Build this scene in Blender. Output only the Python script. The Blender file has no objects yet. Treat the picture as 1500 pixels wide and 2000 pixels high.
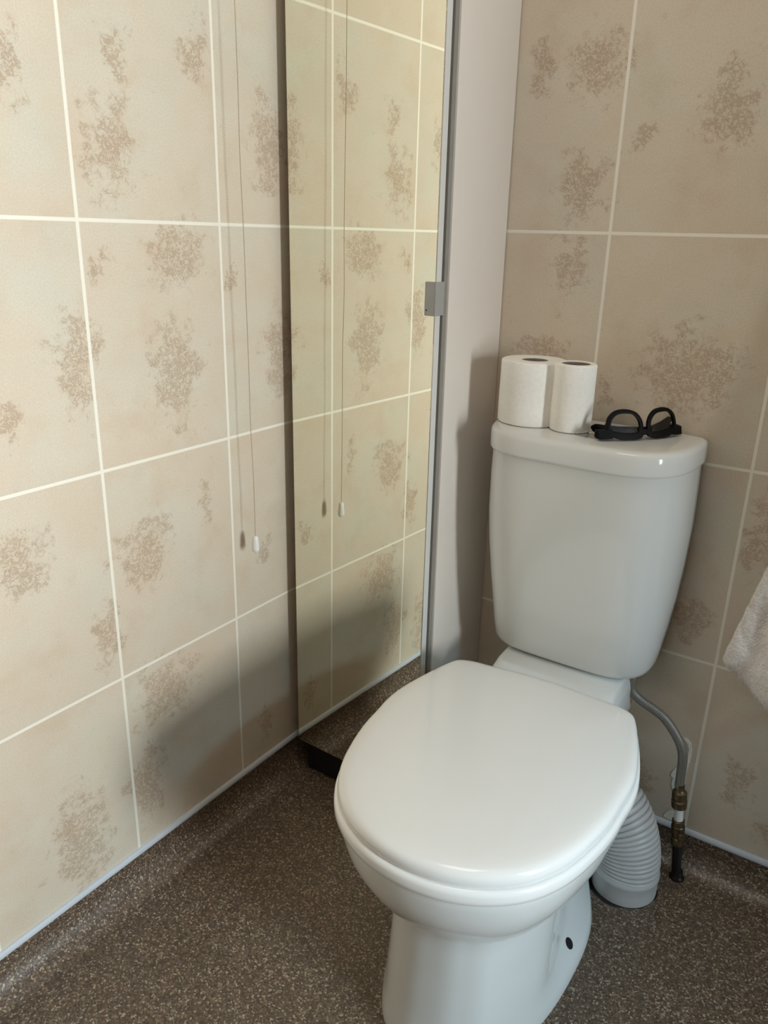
import bpy, bmesh, math, random
from mathutils import Vector, Matrix, noise as mnoise

scene = bpy.context.scene
COL = scene.collection
random.seed(4)

# ------------------------------------------------------------------ camera
cam_data = bpy.data.cameras.new('camera')
cam = bpy.data.objects.new('camera', cam_data)
COL.objects.link(cam)
RX = Vector((0.82934009, 0.55824462, 0.02362122))
UP = Vector((-0.20441785, 0.26380003, 0.94266796))
FW = Vector((-0.52000804, 0.78662093, -0.3328951))
mw = Matrix.Identity(4)
for i in range(3):
    mw[i][0], mw[i][1], mw[i][2] = RX[i], UP[i], -FW[i]
mw[0][3], mw[1][3], mw[2][3] = 0.90754917, -1.24345792, 1.04715013
cam.matrix_world = mw
cam_data.sensor_fit = 'VERTICAL'
cam_data.sensor_height = 36.0
cam_data.lens = 1534.32 / 2000 * 36.0
cam_data.clip_start = 0.02
scene.camera = cam

# ------------------------------------------------------------------ world, lights, exposure
RW, FWY, CEIL = 2.30, -2.10, 2.25          # right wall x, front wall y, ceiling z
world = bpy.data.worlds.new('world')
scene.world = world
world.use_nodes = True
world.node_tree.nodes['Background'].inputs[0].default_value = (0.75, 0.87, 1.0, 1)
world.node_tree.nodes['Background'].inputs[1].default_value = 0.02


def area(name, loc, target, sx, sy, power, color):
    d = bpy.data.lights.new(name, 'AREA')
    d.shape = 'RECTANGLE'
    d.size, d.size_y = sx, sy
    d.energy = power
    d.color = color
    o = bpy.data.objects.new(name, d)
    COL.objects.link(o)
    o.location = loc
    o.rotation_euler = (Vector(target) - Vector(loc)).to_track_quat('-Z', 'Y').to_euler()
    return o


WIN = (-2.00, -0.580, 0.52, 1.70)            # opening in the right wall: y0, y1, z0, z1
area('daylight_right_window', (4.0, -0.92, 1.02), (0.0, -0.32, 0.54), 0.92, 1.25, 182, (0.89, 0.965, 0.985))
area('sky_right_window', (5.0, -1.6, 3.40), (0.4, -0.55, 0.1), 1.0, 0.6, 88, (0.38, 0.74, 1.0))
WIN2 = (0.02, 0.52, 1.40, 2.05)             # window in the front wall behind the camera: x0, x1, z0, z1
area('daylight_front_window', (0.27, FWY - 0.05, 1.725), (0.27, 0, 1.725), 0.46, 0.60, 0.4, (0.60, 0.79, 1.0))
FILL_OPENING = (0.30, 0.90, -1.00, -0.40)            # added ceiling opening for the overhead fill: x0, x1, y0, y1
area('daylight_roof_window', (0.60, -0.70, CEIL + 0.04), (0.60, -0.70, 0), 0.56, 0.56, 5, (1.0, 0.92, 0.82))  # added fill that brightens the toilet lid from above
scene.view_settings.view_transform = 'Standard'
scene.view_settings.look = 'None'
scene.view_settings.gamma = 1.0
scene.view_settings.use_curve_mapping = False
scene.view_settings.exposure = 0.0


# ------------------------------------------------------------------ node helpers
def srgb(r, g, b):
    def f(c):
        c /= 255.0
        return c / 12.92 if c <= 0.04045 else ((c + 0.055) / 1.055) ** 2.4
    return (f(r), f(g), f(b), 1.0)


class NT:
    def __init__(self, name):
        self.mat = bpy.data.materials.new(name)
        self.mat.use_nodes = True
        self.t = self.mat.node_tree
        self.bsdf = self.t.nodes['Principled BSDF']

    def n(self, typ, **kw):
        nd = self.t.nodes.new(typ)
        for k, v in kw.items():
            setattr(nd, k, v)
        return nd

    def set(self, sock, v):
        if isinstance(v, bpy.types.NodeSocket):
            self.t.links.new(v, sock)
        elif v is not None:
            sock.default_value = v

    def math(self, op, a, b=None, c=None, clamp=False):
        nd = self.n('ShaderNodeMath', operation=op, use_clamp=clamp)
        self.set(nd.inputs[0], a)
        if b is not None:
            self.set(nd.inputs[1], b)
        if c is not None:
            self.set(nd.inputs[2], c)
        return nd.outputs[0]

    def vmath(self, op, a, b=None):
        nd = self.n('ShaderNodeVectorMath', operation=op)
        self.set(nd.inputs[0], a)
        if b is not None:
            self.set(nd.inputs[1], b)
        return nd.outputs['Value'] if op == 'LENGTH' else nd.outputs['Vector']

    def coord(self):
        return self.n('ShaderNodeTexCoord').outputs['Object']

    def noise(self, vec, scale, detail=3.0, rough=0.55, dist=0.0):
        nd = self.n('ShaderNodeTexNoise')
        self.set(nd.inputs['Vector'], vec)
        nd.inputs['Scale'].default_value = scale
        nd.inputs['Detail'].default_value = detail
        nd.inputs['Roughness'].default_value = rough
        nd.inputs['Distortion'].default_value = dist
        return nd.outputs['Fac'], nd.outputs['Color']

    def maprange(self, v, a, b, c=0.0, d=1.0, smooth=True):
        nd = self.n('ShaderNodeMapRange', interpolation_type='SMOOTHSTEP' if smooth else 'LINEAR')
        self.set(nd.inputs['Value'], v)
        nd.inputs['From Min'].default_value = a
        nd.inputs['From Max'].default_value = b
        nd.inputs['To Min'].default_value = c
        nd.inputs['To Max'].default_value = d
        return nd.outputs['Result']

    def mix(self, fac, a, b, blend='MIX'):
        nd = self.n('ShaderNodeMix', data_type='RGBA', blend_type=blend)
        self.set(nd.inputs[0], fac)
        self.set(nd.inputs[6], a)
        self.set(nd.inputs[7], b)
        return nd.outputs[2]

    def ramp(self, fac, stops, interp='LINEAR'):
        nd = self.n('ShaderNodeValToRGB')
        nd.color_ramp.interpolation = interp
        while len(nd.color_ramp.elements) < len(stops):
            nd.color_ramp.elements.new(0.5)
        for e, (p, c) in zip(nd.color_ramp.elements, stops):
            e.position = p
            e.color = c
        self.set(nd.inputs[0], fac)
        return nd.outputs[0]

    def bump(self, h, strength, dist):
        nd = self.n('ShaderNodeBump')
        nd.inputs['Strength'].default_value = strength
        nd.inputs['Distance'].default_value = dist
        self.set(nd.inputs['Height'], h)
        self.t.links.new(nd.outputs[0], self.bsdf.inputs['Normal'])

    def fin(self, color=None, rough=None, metal=None, spec=None):
        self.set(self.bsdf.inputs['Base Color'], color)
        self.set(self.bsdf.inputs['Roughness'], rough)
        self.set(self.bsdf.inputs['Metallic'], metal)
        self.set(self.bsdf.inputs['Specular IOR Level'], spec)
        return self.mat


def plain(name, c, rough=0.4, metal=0.0, spec=0.5, var=0.04, scale=30, bump=0.0, bscale=200, coat=0.0):
    m = NT(name)
    co = m.coord()
    f, _ = m.noise(co, scale, 3)
    k = m.maprange(f, 0.3, 0.7, 1 - var, 1 + var, False)
    mul = m.vmath('MULTIPLY', c[:3])
    nd = mul.node
    m.t.links.new(k, nd.inputs[1])
    m.fin(None, rough, metal, spec)
    m.t.links.new(mul, m.bsdf.inputs['Base Color'])
    if coat:
        m.bsdf.inputs['Coat Weight'].default_value = coat
        m.bsdf.inputs['Coat Roughness'].default_value = 0.04
    if bump:
        h, _ = m.noise(co, bscale, 2)
        m.bump(h, bump, 0.001)
    return m.mat


# blotches measured on the walls: (along wall, height, half width, half height)
LEFT_BLOTCHES = [(-.526, 1.143, .036, .066), (-.372, 1.272, .029, .038), (-.564, .99, .02, .019),
                 (-.426, 1.018, .048, .042), (-.609, .872, .034, .059), (-.44, .844, .044, .083),
                 (-.23, 1.17, .036, .073), (-.32, .976, .015, .017), (-.21, .842, .033, .087),
                 (-.726, .635, .041, .041), (-.528, .584, .052, .05), (-.711, .815, .02, .025),
                 (-.687, .162, .042, .09), (-.499, .338, .063, .05), (-.604, .487, .017, .049),
                 (-.262, .50, .018, .026), (-.27, .153, .022, .034), (-.557, .182, .03, .068),
                 (-.661, 1.224, .014, .034), (-.399, .623, .017, .035), (-.502, 1.256, .018, .029)]
BACK_BLOTCHES = [(.441, 1.285, .046, .046), (.436, 1.119, .037, .051), (.636, 1.208, .04, .045),
                 (.631, 1.276, .026, .024), (.626, .86, .067, .068), (.423, 1.007, .03, .054),
                 (.514, 1.181, .019, .02), (.683, .473, .031, .036), (.773, .629, .021, .064),
                 (.807, .196, .022, .048), (.505, .813, .017, .033), (.394, .868, .045, .025),
                 (.859, .127, .015, .029), (.352, 1.292, .017, .041), (.644, .131, .026, .063)]


def tile_material(name, axis, w, off, h1, blotches):
    """printed stone tile panel; axis 0: runs along x, axis 1: runs along y; heights step 0.33 from h1"""
    H = 0.33
    m = NT(name)
    co = m.coord()
    sep = m.n('ShaderNodeSeparateXYZ')
    m.t.links.new(co, sep.inputs[0])
    a = sep.outputs[axis]
    z = sep.outputs[2]

    def gdist(v, o, step):
        t = m.math('DIVIDE', m.math('SUBTRACT', v, o), step)
        fr = m.math('FRACT', m.math('ADD', t, 0.5))
        return m.math('MULTIPLY', m.math('ABSOLUTE', m.math('SUBTRACT', fr, 0.5)), step)
    gd = m.math('MINIMUM', gdist(a, off, w), gdist(z, h1, H))
    grout = m.maprange(gd, 0.0018, 0.0030, 1.0, 0.0)
    # per tile id for slight tone changes
    ia = m.math('FLOOR', m.math('DIVIDE', m.math('SUBTRACT', a, off), w))
    iz = m.math('FLOOR', m.math('DIVIDE', m.math('SUBTRACT', z, h1), H))
    comb = m.n('ShaderNodeCombineXYZ')
    m.t.links.new(ia, comb.inputs[0])
    m.t.links.new(iz, comb.inputs[1])
    flat = m.n('ShaderNodeCombineXYZ')
    m.t.links.new(a, flat.inputs[0])
    m.t.links.new(z, flat.inputs[1])
    P = flat.outputs[0]
    Pt = m.vmath('ADD', P, m.vmath('MULTIPLY', comb.outputs[0], (3.7, 5.3, 0)))
    # warped blotch field
    _, wc = m.noise(P, 18, 5, 0.65)
    warp = m.vmath('MULTIPLY', m.vmath('SUBTRACT', wc, (0.5, 0.5, 0.5)), (0.13, 0.13, 0))
    Pw = m.vmath('ADD', P, warp)
    field = None
    for (c, hz, rw, rh) in blotches:
        d = m.vmath('LENGTH', m.vmath('MULTIPLY', m.vmath('SUBTRACT', Pw, (c, hz, 0)), (1 / rw, 1 / rh, 0)))
        field = d if field is None else m.math('MINIMUM', field, d)
    nb, _ = m.noise(P, 48, 5, 0.7, 0.3)
    field = m.math('SUBTRACT', field, m.math('MULTIPLY', m.math('SUBTRACT', nb, 0.5), 3.2))
    mask = m.maprange(field, 1.35, 0.15)
    n1, _ = m.noise(P, 135, 4, 0.62, 0.8)
    n2, _ = m.noise(P, 420, 2, 0.6)
    n3, _ = m.noise(Pt, 5.0, 3, 0.6)
    n4, nc = m.noise(Pt, 11.0, 4, 0.6)
    ridge = m.math('ABSOLUTE', m.math('SUBTRACT', n1, 0.52))
    speck = m.math('MULTIPLY', m.maprange(ridge, 0.10, 0.015), m.maprange(mask, 0.02, 0.7))
    tonal = m.maprange(m.noise(P, 9, 4, 0.6)[0], 0.40, 0.66)
    base = m.ramp(n3, [(0.30, srgb(219, 201, 179)), (0.5, srgb(219, 206, 186)), (0.70, srgb(214, 207, 189))])
    base = m.mix(m.maprange(n4, 0.5, 0.72, 0, 0.35), base, srgb(205, 180, 152))
    fine = m.maprange(n2, 0.35, 0.68, 0.94, 1.05, False)
    base = m.mix(1.0, base, fine, 'MULTIPLY')
    base = m.mix(m.math('MULTIPLY', tonal, 0.22), base, srgb(212, 186, 160))
    base = m.mix(m.math('MULTIPLY', mask, 0.20), base, srgb(196, 166, 136))
    base = m.mix(m.math('MULTIPLY', speck, 0.50), base, srgb(160, 130, 104))
    rare = m.maprange(m.noise(P, 75, 2, 0.5)[0], 0.70, 0.76, 0, 0.15)
    base = m.mix(rare, base, srgb(176, 148, 122))
    col = m.mix(grout, base, srgb(245, 238, 222))
    rough = m.math('ADD', m.math('MULTIPLY', grout, 0.12), m.maprange(n4, 0.3, 0.7, 0.34, 0.42))
    h = m.math('ADD', m.math('MULTIPLY', n1, 0.5), m.math('MULTIPLY', n4, 0.8))
    h = m.math('SUBTRACT', h, m.math('MULTIPLY', grout, 0.6))
    m.bump(h, 0.35, 0.0016)
    return m.fin(col, rough, 0.0, 0.5)


M = {}
M['tile_left'] = tile_material('beige_stone_tile_left', 1, 0.24752, -0.58626, 1.056, LEFT_BLOTCHES)
M['tile_back'] = tile_material('beige_stone_tile_back', 0, 0.25596, 0.48469, 1.0575, BACK_BLOTCHES)


def floor_material():
    m = NT('speckled_brown_vinyl')
    co = m.coord()
    v = m.n('ShaderNodeTexVoronoi')
    m.t.links.new(co, v.inputs['Vector'])
    v.inputs['Scale'].default_value = 420
    sep = m.n('ShaderNodeSeparateColor')
    m.t.links.new(v.outputs['Color'], sep.inputs[0])
    base = m.ramp(sep.outputs[0], [(0.0, srgb(72, 58, 46)), (0.40, srgb(98, 82, 67)), (0.70, srgb(116, 99, 83)),
                                   (0.86, srgb(138, 121, 103)), (0.97, srgb(186, 172, 152))])
    tint = m.ramp(sep.outputs[1], [(0.0, srgb(255, 235, 215)), (1.0, srgb(238, 246, 255))])
    col = m.mix(1.0, base, tint, 'MULTIPLY')
    n, _ = m.noise(co, 600, 2)
    col = m.mix(1.0, col, m.maprange(n, 0.3, 0.7, 0.75, 1.2, False), 'MULTIPLY')
    g, _ = m.noise(co, 5, 3)
    rough = m.maprange(g, 0.3, 0.7, 0.32, 0.42)
    m.bump(m.math('ADD', sep.outputs[2], n), 0.4, 0.0007)
    return m.fin(col, rough, 0.0, 0.75)


M['floor'] = floor_material()
M['ceramic'] = plain('white_glazed_ceramic', srgb(224, 225, 222), 0.10, var=0.006, scale=6)
M['seat_plastic'] = plain('white_gloss_seat', srgb(244, 243, 240), 0.13, var=0.006, scale=6)
M['cab_side'] = plain('white_laminate', srgb(228, 219, 209), 0.42, var=0.01, scale=25, bump=0.03, bscale=500)
M['edge_strip'] = plain('pale_edge_strip', srgb(215, 213, 208), 0.35, var=0.02)
M['black_plinth'] = plain('black_plinth', srgb(20, 19, 19), 0.55, var=0.1)
M['dark_gasket'] = plain('dark_gap', srgb(138, 134, 126), 0.6, var=0.05)  # grey that paints the shade between door and body
M['tab_grey'] = plain('grey_plastic_tab', srgb(160, 158, 154), 0.42, var=0.03)
M['tab_light'] = plain('light_grey_edge', srgb(205, 204, 201), 0.35, var=0.02)
M['chrome'] = plain('chrome', srgb(215, 217, 220), 0.09, metal=1.0, var=0.02)
M['paper'] = plain('white_tissue', srgb(250, 247, 240), 0.9, spec=0.15, var=0.03, scale=180, bump=0.5, bscale=420)
M['card'] = plain('grey_card_core', srgb(150, 145, 135), 0.85, spec=0.2, var=0.06)
M['black_frame'] = plain('black_plastic', srgb(6, 6, 6), 0.55, spec=0.14, var=0.1)
M['trim'] = plain('pale_blue_grey_capping', srgb(206, 210, 216), 0.3, var=0.02)
M['wall_paint'] = plain('stone_paint', srgb(104, 86, 68), 0.7, var=0.02)
M['ceiling_paint'] = plain('white_paint', srgb(236, 234, 230), 0.8, var=0.02)
M['corrugated'] = plain('white_grey_pvc', srgb(196, 193, 190), 0.42, var=0.03)
M['brass'] = plain('tarnished_brass', srgb(112, 96, 72), 0.38, metal=0.85, var=0.25, scale=120)
M['black_pipe'] = plain('black_pipe', srgb(22, 18, 16), 0.35, var=0.2)
M['white_plastic'] = plain('white_plastic', srgb(238, 236, 230), 0.3, var=0.01)
M['cord'] = plain('grey_cord', srgb(186, 168, 146), 0.8, var=0.1, scale=300)
M['filler'] = plain('white_filler', srgb(244, 240, 228), 0.9, var=0.08, scale=150, bump=0.5, bscale=300)
M['hook'] = plain('brushed_steel', srgb(190, 190, 190), 0.3, metal=1.0, var=0.03)
M['hole'] = plain('dark_hole', srgb(8, 8, 8), 0.8, var=0.1)  # near-black for the shade inside the bolt hole


def braid_material():
    m = NT('braided_steel')
    co = m.n('ShaderNodeTexCoord').outputs['UV']
    sep = m.n('ShaderNodeSeparateXYZ')
    m.t.links.new(co, sep.inputs[0])
    u = m.math('MULTIPLY', sep.outputs[0], 18)
    v = m.math('MULTIPLY', sep.outputs[1], 300)
    a = m.math('SINE', m.math('MULTIPLY', m.math('ADD', u, v), 3.14159))
    b = m.math('SINE', m.math('MULTIPLY', m.math('SUBTRACT', u, v), 3.14159))
    h = m.math('MULTIPLY', a, b)
    col = m.mix(m.maprange(h, -0.6, 0.6), srgb(118, 112, 104), srgb(150, 145, 136))
    m.bump(h, 0.25, 0.0005)
    return m.fin(col, 0.45, 0.45, 0.5)


M['braid'] = braid_material()


def mirror_material():
    m = NT('silvered_mirror')
    co = m.coord()
    f, _ = m.noise(co, 2, 1)
    col = m.mix(f, (0.88, 0.87, 0.755, 1), (0.89, 0.88, 0.77, 1))
    return m.fin(col, 0.012, 1.0, 0.5)


M['mirror'] = mirror_material()


def lens_material():
    m = NT('smoked_lens')
    co = m.coord()
    f, _ = m.noise(co, 10, 1)
    tr = m.n('ShaderNodeBsdfTransparent')
    m.t.links.new(m.mix(f, (0.86, 0.86, 0.85, 1), (0.90, 0.90, 0.89, 1)), tr.inputs[0])
    gl = m.n('ShaderNodeBsdfGlossy')
    gl.inputs['Roughness'].default_value = 0.05
    mx = m.n('ShaderNodeMixShader')
    mx.inputs[0].default_value = 0.05
    m.t.links.new(tr.outputs[0], mx.inputs[1])
    m.t.links.new(gl.outputs[0], mx.inputs[2])
    m.t.links.new(mx.outputs[0], m.t.nodes['Material Output'].inputs['Surface'])
    return m.mat


M['lens'] = lens_material()


def towel_material():
    m = NT('fluffy_white_cotton')
    co = m.coord()
    n, _ = m.noise(co, 260, 4, 0.7)
    k, _ = m.noise(co, 60, 3, 0.6)
    col = m.mix(m.maprange(n, 0.35, 0.65), srgb(238, 226, 218), srgb(250, 244, 238))
    m.bump(m.math('ADD', n, m.math('MULTIPLY', k, 1.5)), 0.8, 0.005)
    m.bsdf.inputs['Sheen Weight'].default_value = 0.3
    return m.fin(col, 0.95, 0.0, 0.1)


M['towel'] = towel_material()

# ------------------------------------------------------------------ object helpers


def thing(name, label, cat, loc, group=None):
    o = bpy.data.objects.new(name, None)
    COL.objects.link(o)
    o.location = loc
    o.empty_display_size = 0.05
    o['label'] = label
    o['category'] = cat
    if group:
        o['group'] = group
    return o


def world_loc(o):
    v = Vector((0, 0, 0))
    while o:
        v += Vector(o.location)
        o = o.parent
    return v


def obj(name, bm, mat, parent=None, smooth=True, angle=35, label=None):
    """links a bmesh given in world coordinates as one mesh object"""
    bmesh.ops.recalc_face_normals(bm, faces=bm.faces[:])
    if smooth:
        lim = math.radians(angle)
        for f in bm.faces:
            f.smooth = True
        for e in bm.edges:
            if len(e.link_faces) == 2 and e.calc_face_angle(0.0) > lim:
                e.smooth = False
    me = bpy.data.meshes.new(name)
    if parent is not None:
        bmesh.ops.translate(bm, verts=bm.verts[:], vec=-world_loc(parent))
    bm.to_mesh(me)
    bm.free()
    for mm in (mat if isinstance(mat, (list, tuple)) else [mat]):
        me.materials.append(mm)
    o = bpy.data.objects.new(name, me)
    COL.objects.link(o)
    o.parent = parent
    if label:
        o['label'] = label
    return o


def struct(name, bm, mat, **kw):
    o = obj(name, bm, mat, **kw)
    o['kind'] = 'structure'
    return o


def box(bm, lo, hi, bevel=0.0, seg=2):
    lo, hi = Vector(lo), Vector(hi)
    r = bmesh.ops.create_cube(bm, size=1.0)
    vs = r['verts']
    for v in vs:
        v.co = Vector(((lo[i] + hi[i]) / 2 + v.co[i] * (hi[i] - lo[i]) for i in range(3)))
    if bevel > 0:
        es = {e for v in vs for e in v.link_edges}
        bmesh.ops.bevel(bm, geom=list(es), offset=bevel, segments=seg, affect='EDGES', profile=0.5)
    return bm


def boxes(*args, bevel=0.0):
    bm = bmesh.new()
    for lo, hi in args:
        box(bm, lo, hi, bevel)
    return bm


def loft(bm, rings, cap0=True, cap1=True):
    R = []
    for ring in rings:
        R.append([bm.verts.new(p) for p in ring])
    n = len(R[0])
    for a, b in zip(R[:-1], R[1:]):
        for i in range(n):
            j = (i + 1) % n
            bm.faces.new((a[i], a[j], b[j], b[i]))
    if cap0:
        bm.faces.new(R[0][::-1])
    if cap1:
        bm.faces.new(R[-1])
    return bm


def lathe(bm, prof, loc, n=40, axis=(0, 0, 1), cap=True):
    """prof: list of (radius, height) along axis"""
    q = Vector((0, 0, 1)).rotation_difference(Vector(axis))
    rings = []
    for r, h in prof:
        rings.append([Vector(loc) + q @ Vector((max(r, 1e-5) * math.cos(2 * math.pi * i / n),
                                               max(r, 1e-5) * math.sin(2 * math.pi * i / n), h)) for i in range(n)])
    return loft(bm, rings, cap, cap)


def catmull(pts, sub=8, closed=False):
    pts = [Vector(p) for p in pts]
    out = []
    n = len(pts)
    segs = n if closed else n - 1
    for i in range(segs):
        if closed:
            p0, p1, p2, p3 = pts[(i - 1) % n], pts[i], pts[(i + 1) % n], pts[(i + 2) % n]
        else:
            p0 = pts[i - 1] if i > 0 else pts[0] * 2 - pts[1]
            p1, p2 = pts[i], pts[i + 1]
            p3 = pts[i + 2] if i + 2 < n else pts[-1] * 2 - pts[-2]
        for k in range(sub):
            t = k / sub
            out.append(0.5 * ((2 * p1) + (p2 - p0) * t + (2 * p0 - 5 * p1 + 4 * p2 - p3) * t * t +
                              (3 * p1 - p0 - 3 * p2 + p3) * t ** 3))
    if not closed:
        out.append(pts[-1])
    return out


def resample(path, n):
    L = [0.0]
    for a, b in zip(path[:-1], path[1:]):
        L.append(L[-1] + (b - a).length)
    out = []
    j = 0
    for i in range(n):
        s = L[-1] * i / (n - 1)
        while j < len(L) - 2 and L[j + 1] < s:
            j += 1
        d = L[j + 1] - L[j]
        out.append(path[j].lerp(path[j + 1], (s - L[j]) / d if d > 0 else 0))
    return out


def tube(bm, path, rad, n=12, uv=False):
    """rad: number, or function(t, length) -> radius"""
    path = [Vector(p) for p in path]
    rings = []
    tan0 = (path[1] - path[0]).normalized()
    nrm = tan0.orthogonal().normalized()
    L = 0
    acc = []
    for i, p in enumerate(path):
        a = path[max(i - 1, 0)]
        b = path[min(i + 1, len(path) - 1)]
        t = (b - a).normalized()
        nrm = (nrm - t * nrm.dot(t)).normalized()
        bn = t.cross(nrm)
        if i:
            L += (p - path[i - 1]).length
        acc.append(L)
        r = rad(i / (len(path) - 1), L) if callable(rad) else rad
        rings.append([p + (nrm * math.cos(2 * math.pi * k / n) + bn * math.sin(2 * math.pi * k / n)) * r for k in range(n)])
    nf = len(bm.faces)
    loft(bm, rings)
    if uv:
        lay = bm.loops.layers.uv.new('UVMap')
        bm.verts.ensure_lookup_table()
        bm.faces.ensure_lookup_table()
        for fi in range(len(path) - 1):
            for k in range(n):
                f = bm.faces[nf + fi * n + k]
                uvs = [(k / n, acc[fi]), ((k + 1) / n, acc[fi]), ((k + 1) / n, acc[fi + 1]), (k / n, acc[fi + 1])]
                for l, c in zip(f.loops, uvs):
                    l[lay].uv = c
    return bm


# ------------------------------------------------------------------ the setting
TRIM_Z = 0.0664
struct('wall_left', boxes(((-0.10, FWY, 0.0), (0.0, 0.10, CEIL))), M['tile_left'])


wall_back = struct('wall_back', boxes(((0.0, 0.0, 0.0), (RW + 0.1, 0.10, CEIL))), M['tile_back'])


def wall_with_hole(fixed, lo, hi, h0, h1, axis):
    """slab between fixed[0] and fixed[1] on the thin axis; lo/hi full extent; h0/h1 hole (u0,v0),(u1,v1)"""
    (a0, b0), (a1, b1) = lo, hi
    rects = [((a0, b0), (h0[0], b1)), ((h1[0], b0), (a1, b1)), ((h0[0], b0), (h1[0], h0[1])), ((h0[0], h1[1]), (h1[0], b1))]
    bm = bmesh.new()
    for (u0, v0), (u1, v1) in rects:
        if axis == 0:
            box(bm, (fixed[0], u0, v0), (fixed[1], u1, v1))
        elif axis == 1:
            box(bm, (u0, fixed[0], v0), (u1, fixed[1], v1))
        else:
            box(bm, (u0, v0, fixed[0]), (u1, v1, fixed[1]))
    return bm


struct('wall_right', wall_with_hole((RW, RW + 0.1), (FWY, 0), (0, CEIL), (WIN[0], WIN[2]), (WIN[1], WIN[3]), 0), M['wall_paint'])
struct('wall_front', wall_with_hole((FWY - 0.1, FWY), (0.0, 0.0), (RW, CEIL), (WIN2[0], WIN2[2]), (WIN2[1], WIN2[3]), 1), M['wall_paint'])
struct('ceiling', wall_with_hole((CEIL, CEIL + 0.1), (-0.1, FWY - 0.1), (RW + 0.1, 0.1), (FILL_OPENING[0], FILL_OPENING[2]), (FILL_OPENING[1], FILL_OPENING[3]), 2), M['ceiling_paint'])


def frame(axis, a, u0, u1, v0, v1, t=0.035, d=0.05):
    bm = bmesh.new()
    for (p, q) in (((u0, v0), (u1, v0 + t)), ((u0, v1 - t), (u1, v1)), ((u0, v0 + t), (u0 + t, v1 - t)), ((u1 - t, v0 + t), (u1, v1 - t))):
        if axis == 0:
            box(bm, (a, p[0], p[1]), (a + d, q[0], q[1]), 0.004)
        elif axis == 1:
            box(bm, (p[0], a, p[1]), (q[0], a + d, q[1]), 0.004)
        else:
            box(bm, (p[0], p[1], a), (q[0], q[1], a + d), 0.004)
    return bm


struct('window_1', frame(0, RW - 0.005, WIN[0], WIN[1], WIN[2], WIN[3]), M['white_plastic'])
struct('window_2', frame(1, FWY - 0.045, WIN2[0], WIN2[1], WIN2[2], WIN2[3]), M['white_plastic'])
struct('window_3', frame(2, CEIL - 0.005, FILL_OPENING[0], FILL_OPENING[1], FILL_OPENING[2], FILL_OPENING[3]), M['white_plastic'])  # frame of the added ceiling opening, unseen


def build_floor():
    # coved sheet: profile (distance from wall, height)
    r = 0.042
    prof = [(0.003, TRIM_Z - 0.004), (0.003, 0.055)]
    for k in range(0, 11):
        a = math.pi / 2 * k / 10
        prof.append((0.003 + r * (1 - math.cos(a)), r * (1 - math.sin(a))))
    xs = prof + [(RW * i / 20, 0.0) for i in range(1, 21)]
    xs = [p for i, p in enumerate(xs) if i < len(prof) or p[0] > prof[-1][0] + 0.01]
    ys = prof + [(-FWY * i / 20, 0.0) for i in range(1, 21) if -FWY * i / 20 > prof[-1][0] + 0.01]
    bm = bmesh.new()
    grid = [[bm.verts.new((x, -y, max(zx, zy))) for (y, zy) in ys] for (x, zx) in xs]
    for i in range(len(xs) - 1):
        for j in range(len(ys) - 1):
            bm.faces.new((grid[i][j], grid[i + 1][j], grid[i + 1][j + 1], grid[i][j + 1]))
    # underside so the sheet is solid
    bm2 = bm
    box(bm2, (0.0, FWY, -0.06), (RW, 0.0, -0.004))
    return bm


struct('floor', build_floor(), M['floor'], angle=60)


def trim(axis):
    prof = [(0.0, -0.004), (0.0050, -0.004), (0.0058, -0.002), (0.0052, 0.003), (0.003, 0.0055), (0.0, 0.0060)]
    bm = bmesh.new()
    rings = []
    for s in ((0.0, FWY) if axis == 0 else (0.0, RW)):
        rings.append([Vector((d, s, TRIM_Z + z - 0.001)) if axis == 0 else Vector((s, -d, TRIM_Z + z - 0.001)) for d, z in prof])
    return loft(bm, rings)


struct('trim_1', trim(0), M['trim'])
struct('trim_2', trim(1), M['trim'])

# ------------------------------------------------------------------ mirror cabinet
CX0, CX1 = 0.030, 0.3165
CAB_TOP = 1.86
cab = thing('mirror_cabinet', 'tall narrow white cabinet with mirrored door standing in the corner of the tiled walls', 'cabinet', (0.17, -0.10, 0))
bm = bmesh.new()
box(bm, (CX0, -0.184, 0.079), (CX0 + 0.016, -0.002, CAB_TOP), 0.001)
box(bm, (CX1 - 0.016, -0.184, 0.079), (CX1, -0.002, CAB_TOP), 0.001)
box(bm, (CX0 + 0.016, -0.184, 0.079), (CX1 - 0.016, -0.002, 0.095))
box(bm, (CX0 + 0.016, -0.184, CAB_TOP - 0.016), (CX1 - 0.016, -0.002, CAB_TOP))
box(bm, (CX0 + 0.016, -0.008, 0.095), (CX1 - 0.016, -0.002, CAB_TOP - 0.016))
obj('body', bm, M['cab_side'], cab, smooth=False)
obj('gasket', boxes(((CX0 + 0.002, -0.1945, 0.081), (CX1 - 0.0035, -0.184, CAB_TOP - 0.002))), M['dark_gasket'], cab, smooth=False)  # slab filling the open gap behind the door, shade as colour
obj('plinth', boxes(((CX0 + 0.004, -0.186, 0.0), (CX1 - 0.002, -0.05, 0.079)), bevel=0.001), M['black_plinth'], cab, smooth=False)
door = bpy.data.objects.new('door_pivot', None)
DY = -0.0355


def lean(o):
    for v in o.data.vertices:
        v.co.x -= 0.0045 * (v.co.z - 0.3)


def door_pt(x, off, z):
    """point on the slightly open door: off = distance out in front of the mirror plane"""
    return Vector((x, -0.2055 + DY * x - off, z))


def door_box(bm, x0, x1, o0, o1, z0, z1, bevel=0.0):
    n0 = set(bm.verts)
    box(bm, (x0, -o1, z0), (x1, -o0, z1), bevel)
    for v in bm.verts:
        if v not in n0:
            v.co = door_pt(v.co.x, -v.co.y, v.co.z)
    return bm


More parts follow.
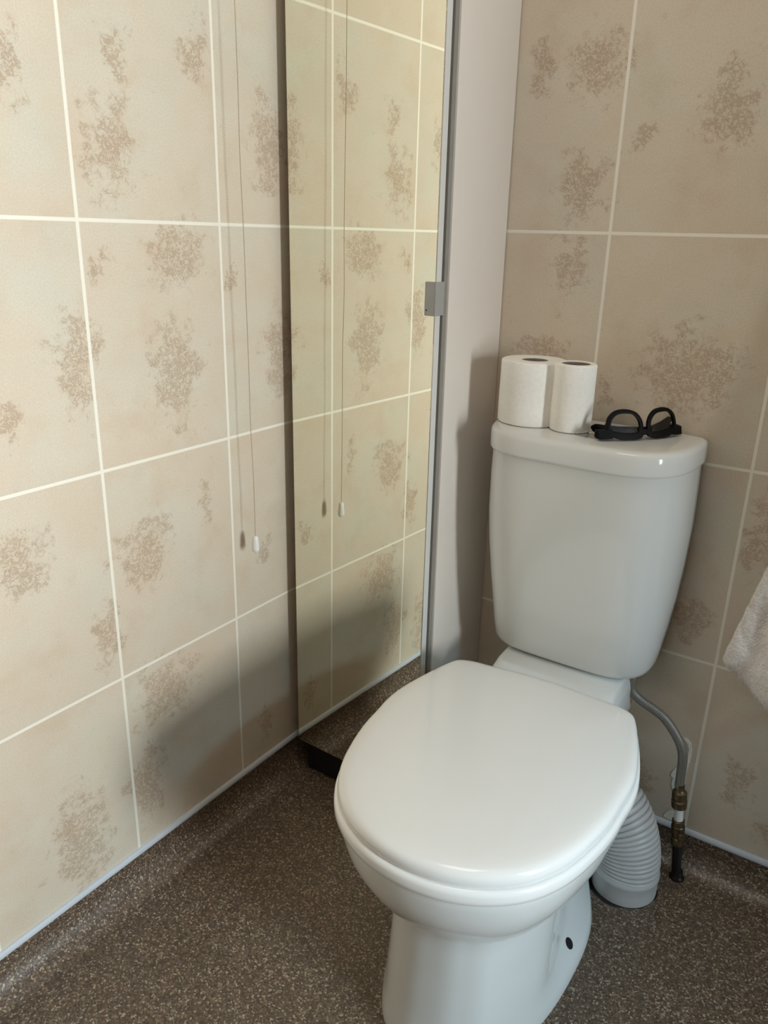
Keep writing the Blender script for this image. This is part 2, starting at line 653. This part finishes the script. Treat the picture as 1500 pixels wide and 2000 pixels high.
bpy.data.objects.remove(door)
DX0, DX1, DZ0, DZ1 = 0.0285, 0.3115, 0.079, CAB_TOP
door = obj('door', door_box(bmesh.new(), DX0, DX1, -0.0180, -0.0032, DZ0, DZ1, 0.0012), M['edge_strip'], cab, smooth=False)
obj('mirror_glass', door_box(bmesh.new(), DX0 - 0.0008, DX1 - 0.0005, -0.0022, 0.0, DZ0 - 0.001, DZ1, 0.0), M['mirror'], door, smooth=False, label='mirrored glass panel')
obj('backing_film', door_box(bmesh.new(), DX0, DX1 - 0.0022, -0.0032, -0.0022, DZ0, DZ1), M['black_plinth'], door, smooth=False)
bm = bmesh.new()
door_box(bm, DX1 - 0.0165, DX1 + 0.0022, 0.0004, 0.0026, 0.9355, 0.984, 0.0008)
door_box(bm, DX1 + 0.0003, DX1 + 0.0022, -0.0235, 0.0026, 0.9355, 0.984, 0.0006)
handle = obj('handle', bm, M['tab_grey'], door, smooth=False, label='small grey plastic finger pull')
bm = bmesh.new()
lathe(bm, [(0.0, -0.0003), (0.0012, -0.0003), (0.0012, 0.0003), (0.0, 0.0003)], door_pt(DX1 - 0.0125, 0.0026, 0.9435), 16, (0, -1, 0))
obj('screw', bm, M['black_plinth'], door)
# ------------------------------------------------------------------ toilet
TA = 0.05
for o in cab.children_recursive:
    lean(o)
T0 = Vector((0.5175, 0.0, 0.0))
CA, SA = math.cos(TA), math.sin(TA)


def tl(u, v, z):
    """toilet frame (u across, v towards the wall) to world"""
    return Vector((T0.x + u * CA - v * SA, u * SA + v * CA, z))


toilet = thing('toilet', 'white close-coupled toilet with lid closed standing against the tiled back wall', 'toilet', (0.53, -0.33, 0))

POLAR = [.2240, .2237, .2233, .2222, .2206, .2184, .2157, .2126, .2085, .2037, .1990, .1942, .1898, .1860, .1834, .1816, .1806,
         .1802, .1804, .1822, .1858, .1900, .1946, .1993, .2046, .2110, .2190, .2285, .2400, .2510, .2482, .2402, .2338, .2300, .2276, .2262, .2257]
# angle -90 (front) .. +90 (back) in 5 degree steps


def seat_outline(scale=1.0, grow=0.0, back=None, n=144):
    pts = []
    for i in range(37):
        a = math.radians(-90 + 5 * i)
        pts.append((POLAR[i] * math.cos(a), POLAR[i] * math.sin(a), 0))
    full = pts + [(-x, y, 0) for x, y, _ in pts[-2:0:-1]]
    sm = catmull(full, 4, True)
    out = []
    for p in sm:
        r = math.hypot(p.x, p.y)
        k = scale * (r + grow) / r
        u, v = p.x * k, p.y * k
        if back is not None:
            v = min(v, back)
        out.append((u, v - 0.42))
    return out


def ring(outl, z):
    if callable(z):
        return [tl(u, v, z(u, v)) for u, v in outl]
    return [tl(u, v, z) for u, v in outl]


# pan: lofted from the floor up to the rim
LV = [
    (0.000, [(0, -.06), (.072, -.06), (.090, -.13), (.132, -.245), (.136, -.345), (.121, -.45), (.082, -.54), (.04, -.573), (0, -.580)]),
    (0.010, [(0, -.06), (.072, -.06), (.091, -.13), (.133, -.245), (.136, -.345), (.121, -.45), (.082, -.54), (.04, -.573), (0, -.580)]),
    (0.022, [(0, -.06), (.071, -.06), (.088, -.13), (.128, -.245), (.131, -.345), (.119, -.45), (.081, -.538), (.04, -.571), (0, -.578)]),
    (0.045, [(0, -.06), (.069, -.06), (.077, -.13), (.101, -.245), (.114, -.355), (.1165, -.445), (.080, -.534), (.04, -.566), (0, -.573)]),
    (0.075, [(0, -.06), (.068, -.06), (.072, -.13), (.085, -.245), (.109, -.360), (.115, -.442), (.080, -.530), (.04, -.562), (0, -.569)]),
    (0.130, [(0, -.06), (.068, -.06), (.071, -.13), (.080, -.240), (.108, -.360), (.113, -.435), (.079, -.525), (.04, -.557), (0, -.564)]),
    (0.195, [(0, -.06), (.068, -.06), (.074, -.13), (.086, -.235), (.110, -.355), (.113, -.43), (.080, -.521), (.04, -.554), (0, -.561)]),
    (0.220, [(0, -.06), (.070, -.06), (.080, -.13), (.100, -.230), (.115, -.345), (.115, -.43), (.083, -.524), (.042, -.557), (0, -.564)]),
]
BOWL = [(0.2275, .10), (0.238, .30), (0.250, .46), (0.265, .62), (0.283, .76), (0.302, .88), (0.320, .95), (0.335, .985), (0.346, 1.0), (0.3505, .985), (0.3518, .955)]


def interp_levels(step=0.006):
    """smooth vertical interpolation of the control outlines"""
    res = []
    for i in range(len(LV) - 1):
        z0, c0 = LV[i]
        z1, c1 = LV[i + 1]
        k = max(1, int((z1 - z0) / 0.012))
        cm = LV[i - 1][1] if i else c0
        cp = LV[i + 2][1] if i + 2 < len(LV) else c1
        for j in range(k):
            t = j / k
            c = []
            for pm, p0, p1, pp in zip(cm, c0, c1, cp):
                q = []
                for d in (0, 1):
                    lin = p0[d] + (p1[d] - p0[d]) * t
                    h = 0.5 * (2 * p0[d] + (p1[d] - pm[d]) * t + (2 * pm[d] - 5 * p0[d] + 4 * p1[d] - pp[d]) * t * t + (3 * p0[d] - pm[d] - 3 * p1[d] + pp[d]) * t ** 3)
                    q.append(lin * 0.5 + h * 0.5)
                c.append(tuple(q))
            res.append((z0 + (z1 - z0) * t, c))
    res.append(LV[-1])
    return res


def polar(outl, n=288):
    """radius by angle around the bowl centre (u 0, v -0.42)"""
    pr = sorted((math.atan2(v + 0.42, u), math.hypot(u, v + 0.42)) for u, v in outl)
    pr = [(a - 2 * math.pi, r) for a, r in pr] + pr + [(a + 2 * math.pi, r) for a, r in pr]
    out = []
    k = 0
    for i in range(n):
        a = -math.pi + 2 * math.pi * i / n
        while pr[k + 1][0] < a:
            k += 1
        (a0, r0), (a1, r1) = pr[k], pr[k + 1]
        out.append(r0 + (r1 - r0) * (a - a0) / max(a1 - a0, 1e-9))
    return out


def ctrl_outline(ctrl):
    full = [(u, v, 0) for u, v in ctrl] + [(-u, v, 0) for u, v in ctrl[-2:0:-1]]
    return [(p.x, p.y) for p in catmull(full, 24, True)]


def polar_ring(rr, z):
    n = len(rr)
    return [tl(r * math.cos(-math.pi + 2 * math.pi * i / n), r * math.sin(-math.pi + 2 * math.pi * i / n) - 0.42, z) for i, r in enumerate(rr)]


lower = [(z, polar(ctrl_outline(c))) for z, c in interp_levels()]
rim = polar(seat_outline(1.0, -0.003))
neck = lower[-1][1]
upper = [(z, [a + (b - a) * f for a, b in zip(neck, rim)]) for z, f in BOWL]
bm = bmesh.new()
loft(bm, [polar_ring(r, z) for z, r in lower + upper])
# rear deck that carries the cistern
deck = []
for z, hu, v0, v1 in ((0.30, .108, -.205, -.012), (0.345, .108, -.207, -.012), (0.356, .106, -.205, -.012), (0.366, .103, -.185, -.012), (0.374, .101, -.165, -.012), (0.3765, .098, -.16, -.014)):
    ctrl = []
    for k in range(40):
        a = 2 * math.pi * k / 40
        e = 0.22
        cu = math.copysign(abs(math.cos(a)) ** e, math.cos(a))
        cv = math.copysign(abs(math.sin(a)) ** e, math.sin(a))
        ctrl.append((hu * cu, (v0 + v1) / 2 + (v1 - v0) / 2 * cv))
    deck.append([tl(u, v, z) for u, v in ctrl])
loft(bm, deck)
# raised lug between the deck and the lid
pan = obj('pan', bm, M['ceramic'], toilet, angle=50)
# bolt hole in the foot on the right: black disc, the hole's shade as colour
from mathutils.bvhtree import BVHTree
foot_tree = BVHTree.FromPolygons([pan.matrix_world @ v.co + world_loc(pan) for v in pan.data.vertices], [tuple(p.vertices) for p in pan.data.polygons])
hc, hn, _, _ = foot_tree.ray_cast(Vector((0.80, -0.318, 0.036)), Vector((-1, 0, 0)))
if hn.x < 0:
    hn = -hn
bm = bmesh.new()
lathe(bm, [(0.0, -0.004), (0.0082, -0.004), (0.0084, 0.0004), (0.0074, 0.0012), (0.0, 0.0008)], hc, 20, hn)
obj('bolt_hole', bm, M['hole'], pan, label='dark fixing hole in the foot')

# seat ring (closed under the lid) and lid
bm = bmesh.new()
so = [(1.0, .0020, .3525), (1.0, .0042, .3545), (1.0, .0048, .360), (1.0, .0046, .366), (1.0, .0036, .3700), (1.0, .0, .3725), (1.0, -.012, .3735)]
loft(bm, [ring(seat_outline(s, g), z) for s, g, z in so])
obj('seat', bm, M['seat_plastic'], toilet, angle=50)
bm = bmesh.new()


def dome(k):
    return lambda u, v: 0.3955 + 0.007 * k
ld = [(1.0, -.004, .3740), (1.0, -.0010, .3748), (1.0, 0.0, .3775), (1.0, 0.0, .3825), (1.0, -.0008, .3865), (1.0, -.0026, .3898), (1.0, -.0058, .3924),
      (1.0, -.011, .3942), (1.0, -.019, .3955), (0.85, -.01, .3972), (0.70, -.01, .3985), (0.5, 0, .3998), (0.25, 0, .4005), (0.06, 0, .4007)]
loft(bm, [ring([(u * 1, v) for u, v in ([(a * s, (b + .42) * s - .42) for a, b in seat_outline(1.0, g)] if s < 1 else seat_outline(1.0, g))], z) for s, g, z in ld])
obj('lid', bm, M['seat_plastic'], toilet, angle=50)
for s in (-1, 1):
    bm = bmesh.new()
    p = tl(s * 0.075, -0.188, 0.362)
    q = tl(s * 0.075 + 0.034 * s, -0.188, 0.362)
    tube(bm, [p, p.lerp(q, 0.5), q], 0.008, 16)
    obj('hinge', bm, M['seat_plastic'], toilet)

# cistern
CC = 0.5185


def d_outline(hw, depth, back=-0.006, n=80, e=0.44, shift=0.0):
    """D-shape: straight back on the wall, bowed front"""
    pts = []
    half = 40
    for k in range(half + 1):
        a = math.pi + math.pi * k / half        # left .. front .. right
        c, s = math.cos(a), math.sin(a)
        x = math.copysign(abs(c) ** e, c) * hw
        y = -(abs(s) ** 0.80) * (depth - 0.035) - 0.035
        pts.append((CC + shift + x, y))
    b = [(CC + shift + hw, -0.018), (CC + shift + hw - 0.004, back - 0.002), (CC + shift + hw - 0.012, back)]
    pts += b
    for k in range(1, 16):
        pts.append((CC + shift + (hw - 0.012) * (1 - 2 * k / 16), back))
    pts += [(2 * (CC + shift) - x, y) for x, y in b[::-1]]
    return pts


cl = [(0.3775, .122, .106, -.002), (0.3785, .130, .113, -.002), (0.383, .1355, .120, -.002), (0.392, .1385, .1255, -.002), (0.42, .1420, .133, -.001), (0.46, .1465, .141, 0), (0.51, .1515, .150, 0),
      (0.57, .1560, .158, -.001), (0.63, .1582, .164, -.0015), (0.69, .1575, .1675, -.002), (0.736, .1560, .1685, -.002)]
bm = bmesh.new()
loft(bm, [[Vector((x, y, z)) for x, y in d_outline(hw, dp, shift=sh)] for z, hw, dp, sh in cl])
cist = obj('cistern', bm, M['ceramic'], toilet, angle=50)
bm = bmesh.new()
ll = [(0.7340, .1500, .1640), (0.7330, .1560, .1695), (0.7332, .1585, .1728), (0.7344, .1598, .1748), (0.7365, .1603, .1756), (0.739, .1605, .1758), (0.748, .1605, .1760), (0.760, .1604, .1760), (0.7640, .1596, .1750), (0.7670, .1574, .1725), (0.7688, .1535, .1685), (0.7695, .147, .161), (0.7697, .10, .12), (0.7697, .01, .045)]
loft(bm, [[Vector((x, y, z)) for x, y in d_outline(hw, dp, shift=-.0015)] for z, hw, dp in ll])
obj('cistern_lid', bm, M['ceramic'], cist, angle=50)
bm = bmesh.new()
BP = (0.5250, -0.1085, 0.7697)
lathe(bm, [(0.0215, -0.004), (0.0215, 0.0002), (0.0205, 0.0004), (0.0190, 0.0004), (0.0183, -0.0012), (0.0172, -0.0012), (0.0166, 0.0001), (0.0150, 0.0003), (0.0, 0.0002)], BP, 48)
obj('flush_button', bm, M['chrome'], cist, label='round chrome flush button')

# ------------------------------------------------------------------ toilet rolls
LT = 0.7702


def roll(name, label, x, y, r, rc, h, seed):
    t = thing(name, label, 'toilet roll', (x, y, LT), 'toilet rolls on the cistern lid')
    bm = bmesh.new()
    n = 64
    rnd = random.Random(seed)
    prof = [(rc, 0.002), (rc + 0.002, 0.0), (r - 0.003, 0.0), (r - 0.001, 0.001), (r, 0.003), (r + 0.0004, h * 0.3), (r, h * 0.7), (r, h - 0.003), (r - 0.001, h - 0.001),
            (r - 0.003, h), (rc + 0.002, h), (rc, h - 0.001)]
    rings = []
    for pr, ph in prof:
        rr = []
        for k in range(n):
            a = 2 * math.pi * k / n
            w = 1 + (0.010 * math.sin(2 * a + seed) + 0.004 * math.sin(5 * a + seed * 2)) * (1 if pr > rc + 0.004 else 0.3)
            rr.append(Vector((x + pr * w * math.cos(a), y + pr * w * math.sin(a), LT + ph)))
        rings.append(rr)
    loft(bm, rings, False, False)
    R0 = rings
    # inner wall closes the ring
    bm.verts.ensure_lookup_table()
    m = len(prof)
    for k in range(n):
        j = (k + 1) % n
        bm.faces.new((bm.verts[(m - 1) * n + k], bm.verts[(m - 1) * n + j], bm.verts[j], bm.verts[k]))
    obj('tissue', bm, M['paper'], t, angle=50)
    bm = bmesh.new()
    pr2 = [(rc - 0.0003, 0.001), (rc - 0.0003, h - 0.0015), (rc - 0.0016, h - 0.0015), (rc - 0.0016, 0.001)]
    rings = [[Vector((x + p * math.cos(2 * math.pi * k / n), y + p * math.sin(2 * math.pi * k / n), LT + q)) for k in range(n)] for p, q in pr2 + pr2[:1]]
    loft(bm, rings, False, False)
    bmesh.ops.remove_doubles(bm, verts=bm.verts[:], dist=1e-6)
    obj('core', bm, M['card'], t, label='grey cardboard core')
    return t


roll('toilet_roll', 'full fat white toilet roll at the left end of the cistern lid beside the cabinet', 0.4150, -0.080, 0.0510, 0.0205, 0.0985, 1)
roll('toilet_roll', 'thinner part-used white toilet roll standing between the fat roll and the black glasses', 0.4880, -0.0950, 0.0312, 0.0215, 0.1020, 2)

# ------------------------------------------------------------------ glasses, upside down on the lid
gl_loc = Vector((0.602, -0.0860, LT))
gdir = Vector((0.094, 0.124, 0)).normalized()          # left hinge -> right hinge
gback = Vector((-gdir.y, gdir.x, 0))                  # away from the camera


def gp(x, d, z):
    """glasses frame: x along the front, d behind it, z up; the front leans back a little"""
    x = x * 0.95
    return gl_loc + gdir * x + gback * (d + z * 0.28 + 9.0 * x * x * 0.25) + Vector((0, 0, z))


glasses = thing('glasses', 'black plastic glasses with smoked lenses lying upside down on the cistern lid', 'glasses', tuple(gl_loc))


def lens_shape(cx, s, grow, n=40):
    """outline of one eye (upside-down): flat heavy brow below, round top; s mirrors; grow widens"""
    base = [(-.0250, .0155), (-.0245, .023), (-.021, .0315), (-.012, .0375), (.001, .0385), (.013, .0365), (.0210, .0295), (.0240, .021), (.0225, .0130), (.012, .0112), (-.004, .0118), (-.018, .0138)]
    sm = catmull([(x, z, 0) for x, z in base], 5, True)
    c = Vector((0, .024, 0))
    out = []
    for p in sm:
        d = p - c
        q = c + d.normalized() * (d.length + grow)
        if grow and d.y < 0:
            q.y -= 0.0058 * min(1, -d.y / 0.009)
        out.append((cx + s * q.x, max(q.y, 0.0012)))
    return out


bm = bmesh.new()
for s in (-1, 1):
    inn = lens_shape(0.0335 * s, -s, 0.0)
    out = lens_shape(0.0335 * s, -s, 0.0056)
    m = len(inn)
    vs = []
    for d, ol in ((-.0025, inn), (-.003, [((a[0] * .6 + b[0] * .4), (a[1] * .6 + b[1] * .4)) for a, b in zip(inn, out)]), (-.0022, out), (.0022, out), (.0025, inn)):
        vs.append([bm.verts.new(gp(x, d, z)) for x, z in ol])
    for a in range(5):
        b = (a + 1) % 5
        for k in range(m):
            j = (k + 1) % m
            bm.faces.new((vs[a][k], vs[a][j], vs[b][j], vs[b][k]))
    # end piece that carries the hinge
    rings = []
    for x, z0, z1 in ((.056, .0035, .017), (.066, .0025, .0155), (.0765, .0022, .0140)):
        rings.append([gp(s * x, -.0028, z0), gp(s * x, .006, z0), gp(s * x, .006, z1), gp(s * x, -.0028, z1)])
    loft(bm, rings)
# bridge
rings = []
for x, z0, z1 in ((-.012, .0075, .0180), (-.006, .0085, .0150), (0, .0088, .0145), (.006, .0085, .0150), (.012, .0075, .0180)):
    rings.append([gp(x, -.0026, z0), gp(x, .0024, z0), gp(x, .0024, z1), gp(x, -.0026, z1)])
loft(bm, rings)
obj('frame', bm, M['black_frame'], glasses, angle=40)
for s in (-1, 1):
    bm = bmesh.new()
    inn = lens_shape(0.0335 * s, -s, 0.0008)
    loft(bm, [[gp(x, -.0004, z) for x, z in inn], [gp(x, .0004, z) for x, z in inn]])
    obj('lens', bm, M['lens'], glasses, label='smoked translucent lens')
for s in (-1, 1):
    # temple folded across behind the front; the tip curls upwards as the glasses lie upside down
    d0 = .011 if s < 0 else .018
    path = catmull([gp(s * .075, .004, .0085), gp(s * .073, d0, .0088), gp(s * .045, d0 + .004, .0085), gp(s * .0, d0 + .002, .0088), gp(-s * .035, d0 + .002, .0125),
                    gp(-s * .055, d0 + .001, .0190), gp(-s * .066, d0, .0235)] if s < 0 else
                   [gp(s * .075, .004, .0085), gp(s * .073, d0, .0088), gp(s * .045, d0 + .004, .0085), gp(s * .0, d0 + .004, .0085), gp(-s * .04, d0 + .006, .0095),
                    gp(-s * .062, d0 + .006, .0120), gp(-s * .073, d0 + .006, .0145)], 8)
    path = resample(path, 40)
    rings = []
    for i, p in enumerate(path):
        t = (path[min(i + 1, 39)] - path[max(i - 1, 0)]).normalized()
        side = t.cross(Vector((0, 0, 1))).normalized()
        up = side.cross(t).normalized()
        f = i / 39
        hh = .0062 - .0020 * math.sin(min(f / .6, 1) * math.pi) + (.0006 if f > .75 else 0)
        if f > 0.94:
            hh *= math.sqrt(max(0.05, 1 - ((f - .94) / .062) ** 2))
        ww = .0021
        rings.append([p + side * ww * math.copysign(abs(math.cos(a)) ** .5, math.cos(a)) + up * hh * math.copysign(abs(math.sin(a)) ** .6, math.sin(a))
                      for a in [2 * math.pi * k / 14 + .01 for k in range(14)]])
    zmin = min(v.z for r in rings for v in r)
    dz = max(0, LT + 0.0006 - zmin)
    rings = [[v + Vector((0, 0, dz)) for v in r] for r in rings]
    loft(bm := bmesh.new(), rings)
    obj('temple', bm, M['black_frame'], glasses, angle=60)

# ------------------------------------------------------------------ pull cord
cord = thing('pull_cord', 'thin light pull cord with a small white knob hanging in front of the left wall', 'pull cord', (0.038, -0.332, CEIL))
bm = bmesh.new()
pts = [(0.0378, -0.3233, 0.556)]
for k in range(1, 18):
    t = k / 17
    z = 0.556 + (CEIL - 0.03 - 0.556) * t
    pts.append((0.0378 + 0.0007 * math.sin(k * 1.9), -0.3233 - 0.0085 * (z - 0.556) + 0.0006 * math.sin(k * 2.7), z))
tube(bm, catmull(pts, 4), 0.00065, 6)
obj('cord', bm, M['cord'], cord)
bm = bmesh.new()
lathe(bm, [(0.0, 0.030), (0.0022, 0.0298), (0.0042, 0.0285), (0.0050, 0.026), (0.0066, 0.006), (0.0064, 0.003), (0.0052, 0.0012), (0.0030, 0.0006), (0.0022, -0.0012), (0.0, -0.0016)], (0.0378, -0.3233, 0.5285), 28)
obj('knob', bm, M['white_plastic'], cord, label='small white tapered knob')
bm = bmesh.new()
lathe(bm, [(0.0, -0.032), (0.006, -0.032), (0.02, -0.028), (0.042, -0.014), (0.044, -0.002), (0.044, 0.0), (0.0, 0.0)], (0.038, -0.338, CEIL), 40)
obj('switch_base', bm, M['white_plastic'], cord)

# ------------------------------------------------------------------ water supply
PX, PY = 0.747, -0.046
sup = thing('water_supply', 'braided steel hose on a black floor pipe feeding the cistern from the right', 'pipe', (PX, PY, 0))


def px_at(z):
    return PX - 0.128 * (z - 0.0)          # the riser leans slightly


def pipe_seg(prof, z0, z1, n=28):
    a = Vector((PX + (0.7275 - PX) * (z0 / 0.18), PY, z0))
    b = Vector((PX + (0.7275 - PX) * (z1 / 0.18), PY, z1))
    ax = (b - a)
    L = ax.length
    bm = bmesh.new()
    lathe(bm, [(r, h * L) for r, h in prof], a, n, ax.normalized())
    return bm


bm = pipe_seg([(0.0078, 0), (0.0078, 1)], 0.0, 0.074)
lathe(bm, [(0.0, -0.002), (0.0125, -0.002), (0.0130, 0.002), (0.0115, 0.005), (0.0095, 0.0075), (0.0085, 0.016), (0.0, 0.018)], (PX + 0.001, PY, 0.0), 24)
obj('floor_pipe', bm, M['black_pipe'], sup, label='black pipe rising from the floor')
bm = pipe_seg([(0.0078, 0), (0.0098, .02), (0.0112, .05), (0.0112, .30), (0.0095, .32), (0.0095, .42), (0.0108, .45), (0.0116, .75), (0.0104, .78), (0.0104, .97), (0.008, 1)], 0.068, 0.118)
a = Vector((PX - 0.0098, PY, 0.093))
lathe(bm, [(0.0, -0.004), (0.0055, -0.004), (0.0055, 0.0145), (0.0048, 0.0155), (0.0, 0.0150)], a, 20, Vector((0.55, -0.8, 0.0)).normalized())
obj('valve', bm, M['brass'], sup, label='tarnished brass isolating valve')
obj('sleeve', pipe_seg([(0.0076, 0), (0.0076, 1)], 0.116, 0.146), M['white_plastic'], sup, label='short white pipe sleeve')
obj('coupling', pipe_seg([(0.008, 0), (0.0125, .03), (0.0128, .30), (0.0108, .34), (0.0108, .40), (0.0124, .44), (0.0120, .66), (0.009, .72), (0.0078, .76), (0.0078, 1.0)], 0.142, 0.188), M['brass'], sup, label='tarnished brass compression coupling')
hp = catmull([(0.7262, PY, 0.182), (0.7255, PY, 0.205), (0.7238, PY, 0.238), (0.7185, PY, 0.258), (0.7080, PY, 0.2755), (0.6950, PY, 0.291), (0.6820, PY - .001, 0.3030), (0.6650, PY - .003, 0.3125),
              (0.6480, PY - .006, 0.3210), (0.6330, PY - .009, 0.3320), (0.6250, PY - .012, 0.3480), (0.6225, PY - .013, 0.383)], 8)
bm = bmesh.new()
tube(bm, resample(hp, 110), 0.0078, 16, uv=True)
obj('braided_hose', bm, M['braid'], sup, label='braided steel flexible hose')

# ragged filler on the wall behind the hose
FILL = [[(0.7121, 0.2459), (0.7176, 0.2469), (0.7253, 0.2405), (0.7288, 0.2281), (0.7296, 0.2117), (0.7277, 0.194), (0.7268, 0.1766), (0.7274, 0.1569), (0.7243, 0.1559), (0.7235, 0.181), (0.7240, 0.1984), (0.725, 0.213), (0.7235, 0.2317), (0.7174, 0.2417)],
        [(0.712, 0.189), (0.7041, 0.1735), (0.7029, 0.1662), (0.7066, 0.1621), (0.7064, 0.1504), (0.7094, 0.1373), (0.7144, 0.1377), (0.7145, 0.1557), (0.7143, 0.1729)],
        [(0.714, 0.0944), (0.705, 0.086), (0.703, 0.0765), (0.7152, 0.0751), (0.722, 0.0755), (0.7237, 0.080), (0.7193, 0.0916)]]
for edge in FILL:
    sm = catmull([(x, z, 0) for x, z in edge], 5, True)
    cx = sum(p.x for p in sm) / len(sm)
    cz = sum(p.y for p in sm) / len(sm)
    fr = []
    for i, p in enumerate(sm):
        w = 0.0010 * mnoise.noise(Vector((p.x * 300, p.y * 300, 1.3)))
        fr.append((p.x + w, p.y + w))
    bm = bmesh.new()
    loft(bm, [[Vector((x, 0.0005, z)) for x, z in fr], [Vector((x, -0.0012, z)) for x, z in fr]])
    obj('wall_filler', bm, M['filler'], wall_back, label='ragged white filler around the pipe chase')

# ------------------------------------------------------------------ corrugated waste pipe
wp = thing('waste_pipe', 'corrugated pale grey flexible waste pipe bending from the toilet into the floor', 'pipe', (0.676, -0.115, 0))
path = resample(catmull([(0.6755, -0.114, 0.040), (0.6750, -0.113, 0.062), (0.6690, -0.111, 0.092), (0.6560, -0.108, 0.122), (0.6330, -0.104, 0.147), (0.6050, -0.099, 0.160), (0.5800, -0.094, 0.163)], 10), 300)
nrib = 25
bm = bmesh.new()


def rib(t, L):
    ph = (t * nrib) % 1.0
    return 0.0505 + 0.0034 * abs(math.sin(math.pi * ph)) ** 0.5 - (0.0022 if ph > .92 or ph < .08 else 0)


tube(bm, path, rib, 40)
obj('corrugated_sleeve', bm, M['corrugated'], wp, angle=60)
bm = bmesh.new()
lathe(bm, [(0.048, -0.003), (0.0540, -0.003), (0.0545, 0.012), (0.0547, 0.030), (0.0556, 0.032), (0.0556, 0.036), (0.0535, 0.041), (0.048, 0.044)], (0.6755, -0.114, 0.004), 56)
obj('collar', bm, M['corrugated'], wp, label='smooth pale grey pipe collar')
bm = bmesh.new()
n = 48
ra = []
rb = []
for k in range(n):
    a = 2 * math.pi * k / n
    w = 1 + 0.03 * math.sin(3 * a + 1) + 0.02 * math.sin(7 * a)
    ra.append(Vector((0.6715 + 0.0585 * w * math.cos(a), -0.1155 + 0.057 * w * math.sin(a), 0.0)))
    rb.append(Vector((0.6715 + 0.0565 * w * math.cos(a), -0.1155 + 0.055 * w * math.sin(a), 0.0014)))
loft(bm, [ra, rb])
obj('floor_cutout', bm, M['black_pipe'], wp, label='dark ragged cut in the vinyl around the pipe')

# ------------------------------------------------------------------ towel on a hook beyond the frame
hook = thing('towel_hook', 'steel wall hook above the towel at the right edge', 'hook', (0.905, -0.0, 0.965))
bm = bmesh.new()
lathe(bm, [(0.0, 0.0), (0.024, 0.0), (0.024, 0.005), (0.021, 0.007), (0.0, 0.007)], (0.905, 0.0, 0.965), 32, (0, -1, 0))
obj('rose', bm, M['hook'], hook)
bm = bmesh.new()
tube(bm, catmull([(0.905, -0.004, 0.965), (0.905, -0.04, 0.962), (0.905, -0.062, 0.955), (0.905, -0.074, 0.967), (0.905, -0.076, 0.985)], 8), 0.006, 14)
obj('peg', bm, M['hook'], hook)

tw_top = Vector((0.900, -0.055, 0.966))


def towel_mesh():
    bm = bmesh.new()
    nu, nv = 56, 60
    # bottom hem from left corner to right, left one lies in view
    hem = resample(catmull([(0.7580, -0.075, 0.452), (0.770, -0.078, 0.437), (0.794, -0.081, 0.422), (0.830, -0.08, 0.401), (0.875, -0.078, 0.362), (0.90, -0.076, 0.348), (0.93, -0.07, 0.37), (0.95, -0.066, 0.415), (0.965, -0.06, 0.45)], 10), nu)
    front, back = [], []
    for i in range(nu):
        fi = i / (nu - 1)
        rf, rb = [], []
        for j in range(nv):
            t = j / (nv - 1)
            spread = 0.06 + 0.94 * (t ** 0.92)
            top = tw_top + Vector((0.05 * (fi - 0.5), 0, 0.008))
            p = top.lerp(hem[i], t)
            fold = 0.014 * math.sin(fi * 15.0) * (0.35 + 0.65 * t) * min(1, fi * 6)
            th = 0.0085 + 0.0035 * mnoise.noise(Vector((p.x * 60, t * 30, 2.0)))
            bl = 0.004 if t > 0.90 else 0.0          # thicker hem band
            edge = min(fi, 1 - fi) * 9
            thick = (th + bl) * min(1.0, math.sqrt(max(edge, 0.03)))
            thick *= min(1.0, math.sqrt(max((1 - t) * 18, 0.03)))
            y = p.y + fold
            w = 0.0022 * mnoise.noise(Vector((p.x * 140, p.z * 140, 5)))
            rf.append(bm.verts.new((p.x + w, min(y - thick, -0.028) + w, p.z + w)))
            rb.append(bm.verts.new((p.x + w, min(y + thick, -0.010), p.z + w)))
        front.append(rf)
        back.append(rb)
    for i in range(nu - 1):
        for j in range(nv - 1):
            bm.faces.new((front[i][j], front[i + 1][j], front[i + 1][j + 1], front[i][j + 1]))
            bm.faces.new((back[i][j], back[i][j + 1], back[i + 1][j + 1], back[i + 1][j]))
    for j in range(nv - 1):
        bm.faces.new((front[0][j], front[0][j + 1], back[0][j + 1], back[0][j]))
        bm.faces.new((front[-1][j], back[-1][j], back[-1][j + 1], front[-1][j + 1]))
    for i in range(nu - 1):
        bm.faces.new((front[i][-1], front[i + 1][-1], back[i + 1][-1], back[i][-1]))
        bm.faces.new((front[i][0], back[i][0], back[i + 1][0], front[i + 1][0]))
    return bm


tw = obj('towel', towel_mesh(), M['towel'], angle=180)
tw['label'] = 'fluffy off-white towel hanging by the back wall at the right edge of the photo'
tw['category'] = 'towel'
